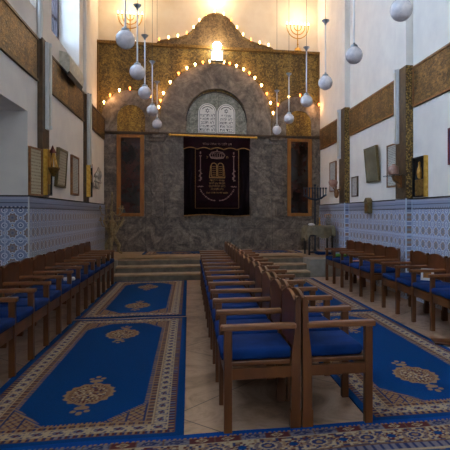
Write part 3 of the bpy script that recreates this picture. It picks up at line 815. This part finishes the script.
framed(XR, -1, 8.02, 8.5, 1.82, 2.57, M['notice'], M['frame_brown'], 'white printed notice in thin wooden frame beside nearer right pilaster', th=.03)
framed(XR, -1, 10.08, 10.45, 1.72, 2.15, M['notice'], M['dark_brown'], 'small dark-framed white notice on right wall near farther pilaster')
framed(XR, -1, 11.65, 12.18, 1.9, 2.64, M['notice'], M['frame_brown'], 'brown-framed notice on right wall nearest the back wall')
framed(XR, -1, 5.8, 6.34, 2.02, 2.52, M['purple'], M['red_panel'], 'purple-edged picture cut off by the right edge of the photo')
# wall shrines (glass-fronted boxes)
def shrine(X, s, y0, y1, z0, z1, lab, mi, dpth=.11):
    t = thing('wall_cabinet', lab, 'wall cabinet', (X, (y0+y1)/2, z0)); h = (y1-y0)/2; H = z1-z0; dp = dpth
    b = MB(); b.box(0, s*.01, -h, h, 0, H); b.box(0, s*dp, -h, -h+.02, 0, H); b.box(0, s*dp, h-.02, h, 0, H); b.box(0, s*dp, -h, h, 0, .02); b.box(0, s*dp, -h, h, H-.02, H)
    b.build('case', mi, t)
    b = MB(); b.box(0, s*(dp+.006), -h-.008, -h-.0005, 0, H); b.box(s*dp, s*(dp+.006), -h-.008, -h+.018, 0, H)
    b.build('gilt_edge', M['gold'], t)
    MB().box(s*.012, s*dpth*.8, -h+.07, h-.07, .02, H*.44, .008).build('brass_book', M['old_gold'], t)
    MB().lathe([(.02, 0), (.035, .03), (.042, .09), (.035, .15), (.018, .19), (.015, .22), (.022, .24), (.006, .27)], (s*min(.055, dpth*.6), 0, H*.45), 14).build('brass_jar', M['brass'], t, True)
    return t
shrine(XR, -1, 6.98, 7.40, 1.61, 2.23, 'black glass case with brass jar inside, hung beside nearer right pilaster', M['black'], .055)
shrine(XL+.07, 1, 7.60, 7.88, 1.62, 2.28, 'tall dark case with gilt edge on the nearer left pilaster', M['black'], .05)
shrine(XL+.06, 1, 10.70, 10.96, 1.70, 2.35, 'narrow dark case with gilt edge on the farther left pilaster', M['black'], .07)
# ship-like brass lamp on the left
t = thing('wall_lamp', 'ornate brass lamp with bowl and dark hood on the nearer left pilaster', 'wall lamp', (XL+.125, 7.66, 1.98))
MB().lathe([(.01, -.09), (.03, -.08), (.06, -.02), (.085, .03), (.08, .045), (.01, .045)], (.07, 0, 0), 16).build('bowl', M['old_gold'], t, True)
b = MB()
for a in (-.05, -.02, .02, .05): b.tube([(.07+a, 0, .04), (.065+a*.2, 0, .26)], .009, 6)
b.box(.002, .02, -.03, .03, -.2, .30); b.tube([(.002, 0, 0), (.07, 0, 0)], .012, 6); b.build('frame', M['brass'], t)
MB().lathe([(.05, 0), (.04, .03), (.02, .07), (.005, .11)], (.055, 0, .25), 12).build('hood', M['red_panel'], t, True)
# silver candle sconce, left wall near the back
t = thing('wall_sconce', 'silver branched candle sconce on left wall next to the back wall', 'sconce', (XL, 11.75, 2.0))
b = MB(); b.lathe([(.06, 0), (.06, .015), (.02, .02)], (0, 0, 0), 12, 'x'); b.tube([(0, 0, 0), (.06, 0, -.06), (.09, 0, -.04)], .014, 8)
for dy in (-.26, -.09, .1, .28): b.tube([(.07, 0, -.05), (.09, dy*.7, -.08), (.1, dy, .0), (.1, dy, .06)], .012, 8)
b.build('arm', M['silver'], t, True)
for dy, h in ((-.26, .2), (-.09, .26), (.1, .36), (.28, .3)):
    MB().lathe([(.02, 0), (.045, .02), (.025, .04), (.02, .1), (.045, h*.6), (.035, h*.85), (.015, h)], (.1, dy, .05), 12).build('candle_cup', M['silver'], t, True)
# shelves with oddments on the right wall
t = thing('wall_shelf', 'small glass shelf on the nearer gilt pilaster of right wall', 'shelf', (XR-PR, 7.68, 1.97))
MB().box(0, -.22, -.22, .22, -.008, .008).build('shelf_board', M['clear_glass'], t)
b = MB(); b.prism([(0, 0), (-.14, 0), (-.12, -.07), (-.05, -.12), (-.03, -.19), (0, -.2)], -.06, .06, 'y'); b.build('bracket', M['frame_brown'], t)
t = thing('glass_jar', 'pinkish patterned glass jar on the shelf of the right wall', 'jar', (XR-PR-.11, 7.72, 1.978))
MB().lathe([(.07, .0), (.085, .02), (.09, .12), (.075, .15), (.03, .165), (.02, .19)], (0, 0, 0), 16).build('body', M['pink_glass'], t, True)
t = thing('wall_lamp', 'old pinkish wall lamp on the farther gilt pilaster of right wall', 'wall lamp', (XR-PR, 10.95, 1.95))
b = MB(); b.tube([(0, 0, -.02), (-.12, 0, -.08), (-.18, 0, 0)], .016, 8); b.lathe([(.05, 0), (.05, .015)], (-.01, 0, -.02), 12, 'x'); b.build('arm', M['frame_brown'], t, True)
MB().lathe([(.03, 0), (.09, .05), (.11, .12), (.09, .17)], (-.18, 0, 0), 14).build('shade', M['pink_glass'], t, True)
b = MB().lathe([(.02, -.24), (.05, -.2), (.06, -.1), (.03, -.04)], (-.1, 0, 0), 12); b.build('drop', M['frame_brown'], t, True)
# lantern on the tiles
t = thing('alms_box', 'small bronze lantern-shaped box hung on the right wall tiles', 'alms box', (XR-.015, 9.32, 1.36))
MB().box(0, -.1, -.1, .1, 0, .22, .01).build('body', M['frame_bronze'], t)
MB().prism([(-.12, .22), (.12, .22), (.05, .28), (0, .31), (-.05, .28)], -.11, 0, 'x').build('roof', M['frame_bronze'], t)
b = MB()
for k in (-.05, 0, .05): b.box(-.1, -.108, k-.015, k+.015, .04, .18)
b.build('grille', M['old_gold'], t)

# ------------------------------------------------------------------ table with cloth, standing menorah
TX0, TX1, TY0, TY1, TZt = 2.70, 3.42, 11.35, 11.95, 1.09
t = thing('table', 'dark-legged small table with olive cloth on the platform at right', 'table', ((TX0+TX1)/2, (TY0+TY1)/2, PZ+.004))
hx, hy = (TX1-TX0)/2-.05, (TY1-TY0)/2-.04
MB().box(-hx, hx, -hy, hy, .64, .67).build('tabletop', M['dark_brown'], t)
for x in (-hx+.03, hx-.03):
    for y in (-hy+.03, hy-.03): MB().box(x-.02, x+.02, y-.02, y+.02, 0, .64).build('leg', M['black'], t)
MB().box(-hx+.03, hx-.03, -hy+.02, -hy+.04, .44, .48).build('stretcher', M['black'], t)
b = bmesh.new(); n = 40; R = []
cx, cy = (TX0+TX1)/2, (TY0+TY1)/2
def sq(k, n): # points round a rectangle
    q = 4*k/n; i = int(q) % 4; f = q-int(q)
    c = [(-1, -1), (1, -1), (1, 1), (-1, 1), (-1, -1)]
    return (c[i][0]*(1-f)+c[i+1][0]*f, c[i][1]*(1-f)+c[i+1][1]*f)
top = PZ+.004+.675
rings = []
for lv, (ex, z) in enumerate(((0.0, .014), (.93, .014), (1.0, .012), (1.06, -.03), (1.08, -.12), (1.10, -.24))):
    ring = []
    for k in range(n):
        x, y = sq(k, n); w_ = (lv >= 4)*.02*math.sin(k*1.9)
        dz = 0
        if lv == 5: dz = .05*math.sin(k*.8)-.05*(abs(x) > .9 and abs(y) > .9)-(.06 if x < -.9 else 0)
        ring.append(b.verts.new((cx+x*hx*ex+w_*x, cy+y*hy*ex+w_*y, top+z+dz)))
    rings.append(ring)
for A, B in zip(rings[1:], rings[2:]):
    for k in range(n): b.faces.new((A[k], A[(k+1) % n], B[(k+1) % n], B[k]))
b.faces.new(rings[1])
for v in rings[0]: b.verts.remove(v)
me = bpy.data.meshes.new('tablecloth'); b.to_mesh(me); b.free(); me.materials.append(M['cloth_olive'])
o = bpy.data.objects.new('tablecloth', me); COL.objects.link(o); s = o.modifiers.new('s', 'SOLIDIFY'); s.thickness = .008; s.offset = -1
tag(o, 'olive green cloth draped over the small table at right', 'tablecloth')
zt = top+.016
t = thing('standing_menorah', 'dark blue-black metal menorah stand with many upright holders behind the table', 'menorah', (3.12, 12.2, PZ+.004))
b = MB(); b.lathe([(.16, 0), (.16, .02), (.05, .05), (.02, .09), (.018, 1.3), (.03, 1.33), (.02, 1.36)], (0, 0, 0), 14); b.build('stem', M['iron_blue'], t, True)
b = MB(); b.tube([(-.29, 0, 1.44), (-.15, 0, 1.36), (0, 0, 1.32), (.15, 0, 1.36), (.29, 0, 1.46)], .026, 8); b.build('crossbar', M['iron_blue'], t, True)
for k in range(9):
    x = -.28+.07*k; zb = 1.33+.12*(abs(x)/.28)**1.2
    MB().lathe([(.016, zb), (.016, 1.59), (.028, 1.60), (.028, 1.63), (.01, 1.635)], (x, 0, 0), 10).build('holder', M['iron_blue'], t, True)
MB().lathe([(.016, 1.33), (.016, 1.66), (.03, 1.67), (.03, 1.7), (.01, 1.72)], (0, 0, 0), 10).build('holder', M['iron_blue'], t, True)
# items on the table
b = MB().ball((0, 0, .03), .05, 12, (1.5, 1, .6)); b.ball((.06, .01, .02), .03, 10, (1.3, 1, .6)); o = b.build('cloth_bundle', M['white_cloth'], None, True); o.location = (2.86, 11.55, zt); tag(o, 'crumpled white napkin on the olive tablecloth', 'napkin')
t = thing('candlestick', 'short brass candlestick on the table near its middle', 'candlestick', (3.12, 11.75, zt))
MB().lathe([(.045, 0), (.045, .01), (.015, .03), (.012, .07), (.025, .09), (.012, .11), (.012, .16), (.03, .175), (.03, .19)], (0, 0, 0), 12).build('stick', M['brass'], t, True)
t = thing('glass_jar', 'clear glass jar with brass handle at the right side of the table', 'jar', (3.28, 11.58, zt+.004))
MB().lathe([(.05, 0), (.065, .02), (.075, .1), (.05, .17), (.055, .2)], (0, 0, 0), 16).build('body', M['clear_glass'], t, True)
MB().tube([(-.06, 0, .19), (-.09, 0, .24), (0, 0, .27), (.09, 0, .24), (.06, 0, .19)], .01, 8).build('handle', M['brass'], t, True)
t = thing('bottle', 'tall dark bottle at the right end of the table', 'bottle', (3.36, 11.8, zt))
MB().lathe([(.035, 0), (.038, .01), (.038, .17), (.015, .22), (.013, .28)], (0, 0, 0), 14).build('body', M['dark_brown'], t, True)
o = MB().box(3.0, 3.35, 11.45, 11.8, PZ+.005, PZ+.06, .015).build('cushion', M['cushion'], None, True); tag(o, 'folded blue cushion on the platform under the table', 'cushion')

# ------------------------------------------------------------------ floor candelabrum at the left corner of the platform
t = thing('floor_candelabrum', 'tall old brass candelabrum on scrolled legs in the left corner of the platform', 'candelabrum', (-1.80, 12.35, PZ+.004))
b = MB(); b.lathe([(.03, .3), (.05, .4), (.09, .55), (.12, .68), (.10, .76), (.04, .82), (.025, .9), (.04, .95), (.018, 1.0), (.016, 1.38), (.03, 1.4), (.012, 1.5)], (0, 0, 0), 14); b.build('stem', M['aged_brass'], t, True)
for a in range(3):
    an = a*2*PI/3+.5; c_, s_ = math.cos(an), math.sin(an)
    b = MB().tube([(.25*c_, .25*s_, .80), (.17*c_, .17*s_, .68), (.05*c_, .05*s_, .48), (.07*c_, .07*s_, .38), (.17*c_, .17*s_, .22), (.15*c_, .15*s_, .08), (.24*c_, .24*s_, .03)], [.02, .035, .045, .045, .045, .035, .03], 8); b.build('leg', M['aged_brass'], t, True)
for tier, (z, r, n_, ph) in enumerate(((.80, .26, 6, .0), (1.08, .27, 5, .6))):
    for k in range(n_):
        an = ph+2*PI*k/n_; c_, s_ = math.cos(an), math.sin(an)
        b = MB().tube([(.02*c_, .02*s_, z-.06), (r*.45*c_, r*.45*s_, z-.16), (r*.85*c_, r*.85*s_, z-.12), (r*c_, r*s_, z)], .011, 7); b.lathe([(.01, 0), (.05, .012), (.05, .022), (.018, .03), (.018, .09)], (r*c_, r*s_, z), 10)
        b.build('arm', M['aged_brass'], t, True)

# ------------------------------------------------------------------ small things lying about
def on_seat(o, x, y, z, rz, lab, cat):
    o.location = (x, y, z); o.rotation_euler = (0, 0, rz); return tag(o, lab, cat)
t = thing('booklet', 'white booklet with orange and blue cover standing on a right wall chair', 'booklet', (2.98, 5.93, .508), -.6)
b = MB().box(-.08, .08, -.008, .008, 0, .15); c = b.build('pages', M['paper_white'], t)
MB().box(-.05, .05, -.0105, -.008, .03, .10).build('cover_picture', M['oak'], t); MB().box(-.05, .05, -.0105, -.008, .10, .125).build('cover_band', M['cushion'], t)
for ch in t.children: ch.rotation_euler = (-.25, 0, 0)
o = MB().box(-.1, .1, -.07, .07, 0, .015, .004).build('leaflet', M['red_print']); on_seat(o, 2.95, 8.55, .507, .4, 'red and white leaflet on a far right wall chair', 'leaflet')
o = MB().box(-.11, .11, -.11, .11, 0, .05, .02).build('folded_cloth', M['green_cloth'], None, True); on_seat(o, 2.95, 9.56, .507, 0, 'green folded cloth on the farthest right wall chair', 'cloth')
b = MB().box(-.07, .07, -.05, .05, 0, .04, .015); o = b.build('napkin', M['white_cloth'], None, True); on_seat(o, -1.50, 6.7, .507, .3, 'white napkin on the front edge of a left wall chair', 'napkin')
for k, (y, lab) in enumerate(((8.8, 'black skullcap on a left wall chair, the nearer one'), (9.3, 'black skullcap on a left wall chair, the farther one'))):
    b = MB(); b.lathe([(.085, 0), (.088, .012), (.075, .05), (.045, .075), (.005, .085)], (0, 0, 0), 16); o = b.build('skullcap', M['kippah'], None, True); on_seat(o, -1.52, y, .507, 0, lab, 'skullcap'); o['group'] = 'black skullcaps'
o = MB().box(-.25, .25, -.1, .1, 0, .02, .008).build('wooden_board', M['wood']); on_seat(o, 2.75, 4.80, .013, -.25, 'brown wooden board lying on the floor by the right wall chairs', 'board')

# ------------------------------------------------------------------ light
def area(name, loc, rot, sx, sy, col, e):
    l = bpy.data.lights.new(name, 'AREA'); l.shape = 'RECTANGLE'; l.size = sx; l.size_y = sy; l.energy = e; l.color = col
    o = bpy.data.objects.new(name, l); COL.objects.link(o); o.location = loc; o.rotation_euler = rot; return o
DAY = (.64, .79, 1.0)
for a, c in WIN:
    area('window_daylight', (XL-.75, (a+c)/2, 5.8), (0, -PI/2+.35, 0), 2.4, c-a, DAY, 210)
area('rear_fill_light', (.7, -2.5, 3.8), (PI/2, 0, 0), 3.6, 4.8, (1.0, .94, .82), 122)  # added frontal fill, shining in through the made-up rear window
def point(loc, e, col=(1, .74, .44), r=.08):
    l = bpy.data.lights.new('lamp', 'POINT'); l.energy = e; l.color = col; l.shadow_soft_size = r
    o = bpy.data.objects.new('lamp', l); COL.objects.link(o); o.location = loc
point((-1.5, YF-.15, 6.75), 20); point((2.93, YF-.15, 6.75), 20)
point((CX, YF-.25, 5.72), 26); point((CX, YF-.05, 7.1), 26)
for d in (25, 60, 120, 155): point((CX+1.62*math.cos(math.radians(d)), YF-.12, 3.86+1.62*math.sin(math.radians(d))), 3, (1, .6, .3), .05)
point((-1.95, YF-.15, 4.3), 4, (1, .55, .25), .05); point((3.35, YF-.15, 4.2), 3, (1, .55, .25), .05)
wd = bpy.data.worlds.new('sky'); SC.world = wd; wd.use_nodes = True
bg = wd.node_tree.nodes['Background']; bg.inputs[0].default_value = (.42, .62, 1, 1); bg.inputs[1].default_value = .9

# ------------------------------------------------------------------ camera
cam = bpy.data.cameras.new('camera'); co = bpy.data.objects.new('camera', cam); COL.objects.link(co)
cam.sensor_fit = 'HORIZONTAL'; cam.sensor_width = 36; cam.lens = 500/450*36
co.location = (0, 0, 1.35); co.rotation_euler = (PI/2, 0, -math.atan((274.6-189)/500))
cam.shift_x = (225-274.6)/450; cam.shift_y = (214-225)/450
cam.clip_end = 200
SC.camera = co
SC.view_settings.view_transform = 'Standard'; SC.view_settings.look = 'None'; SC.view_settings.gamma = 1
SC.view_settings.use_curve_mapping = False; SC.view_settings.exposure = 0
SC.cycles.use_denoising = True
SC.cycles.max_bounces = 6
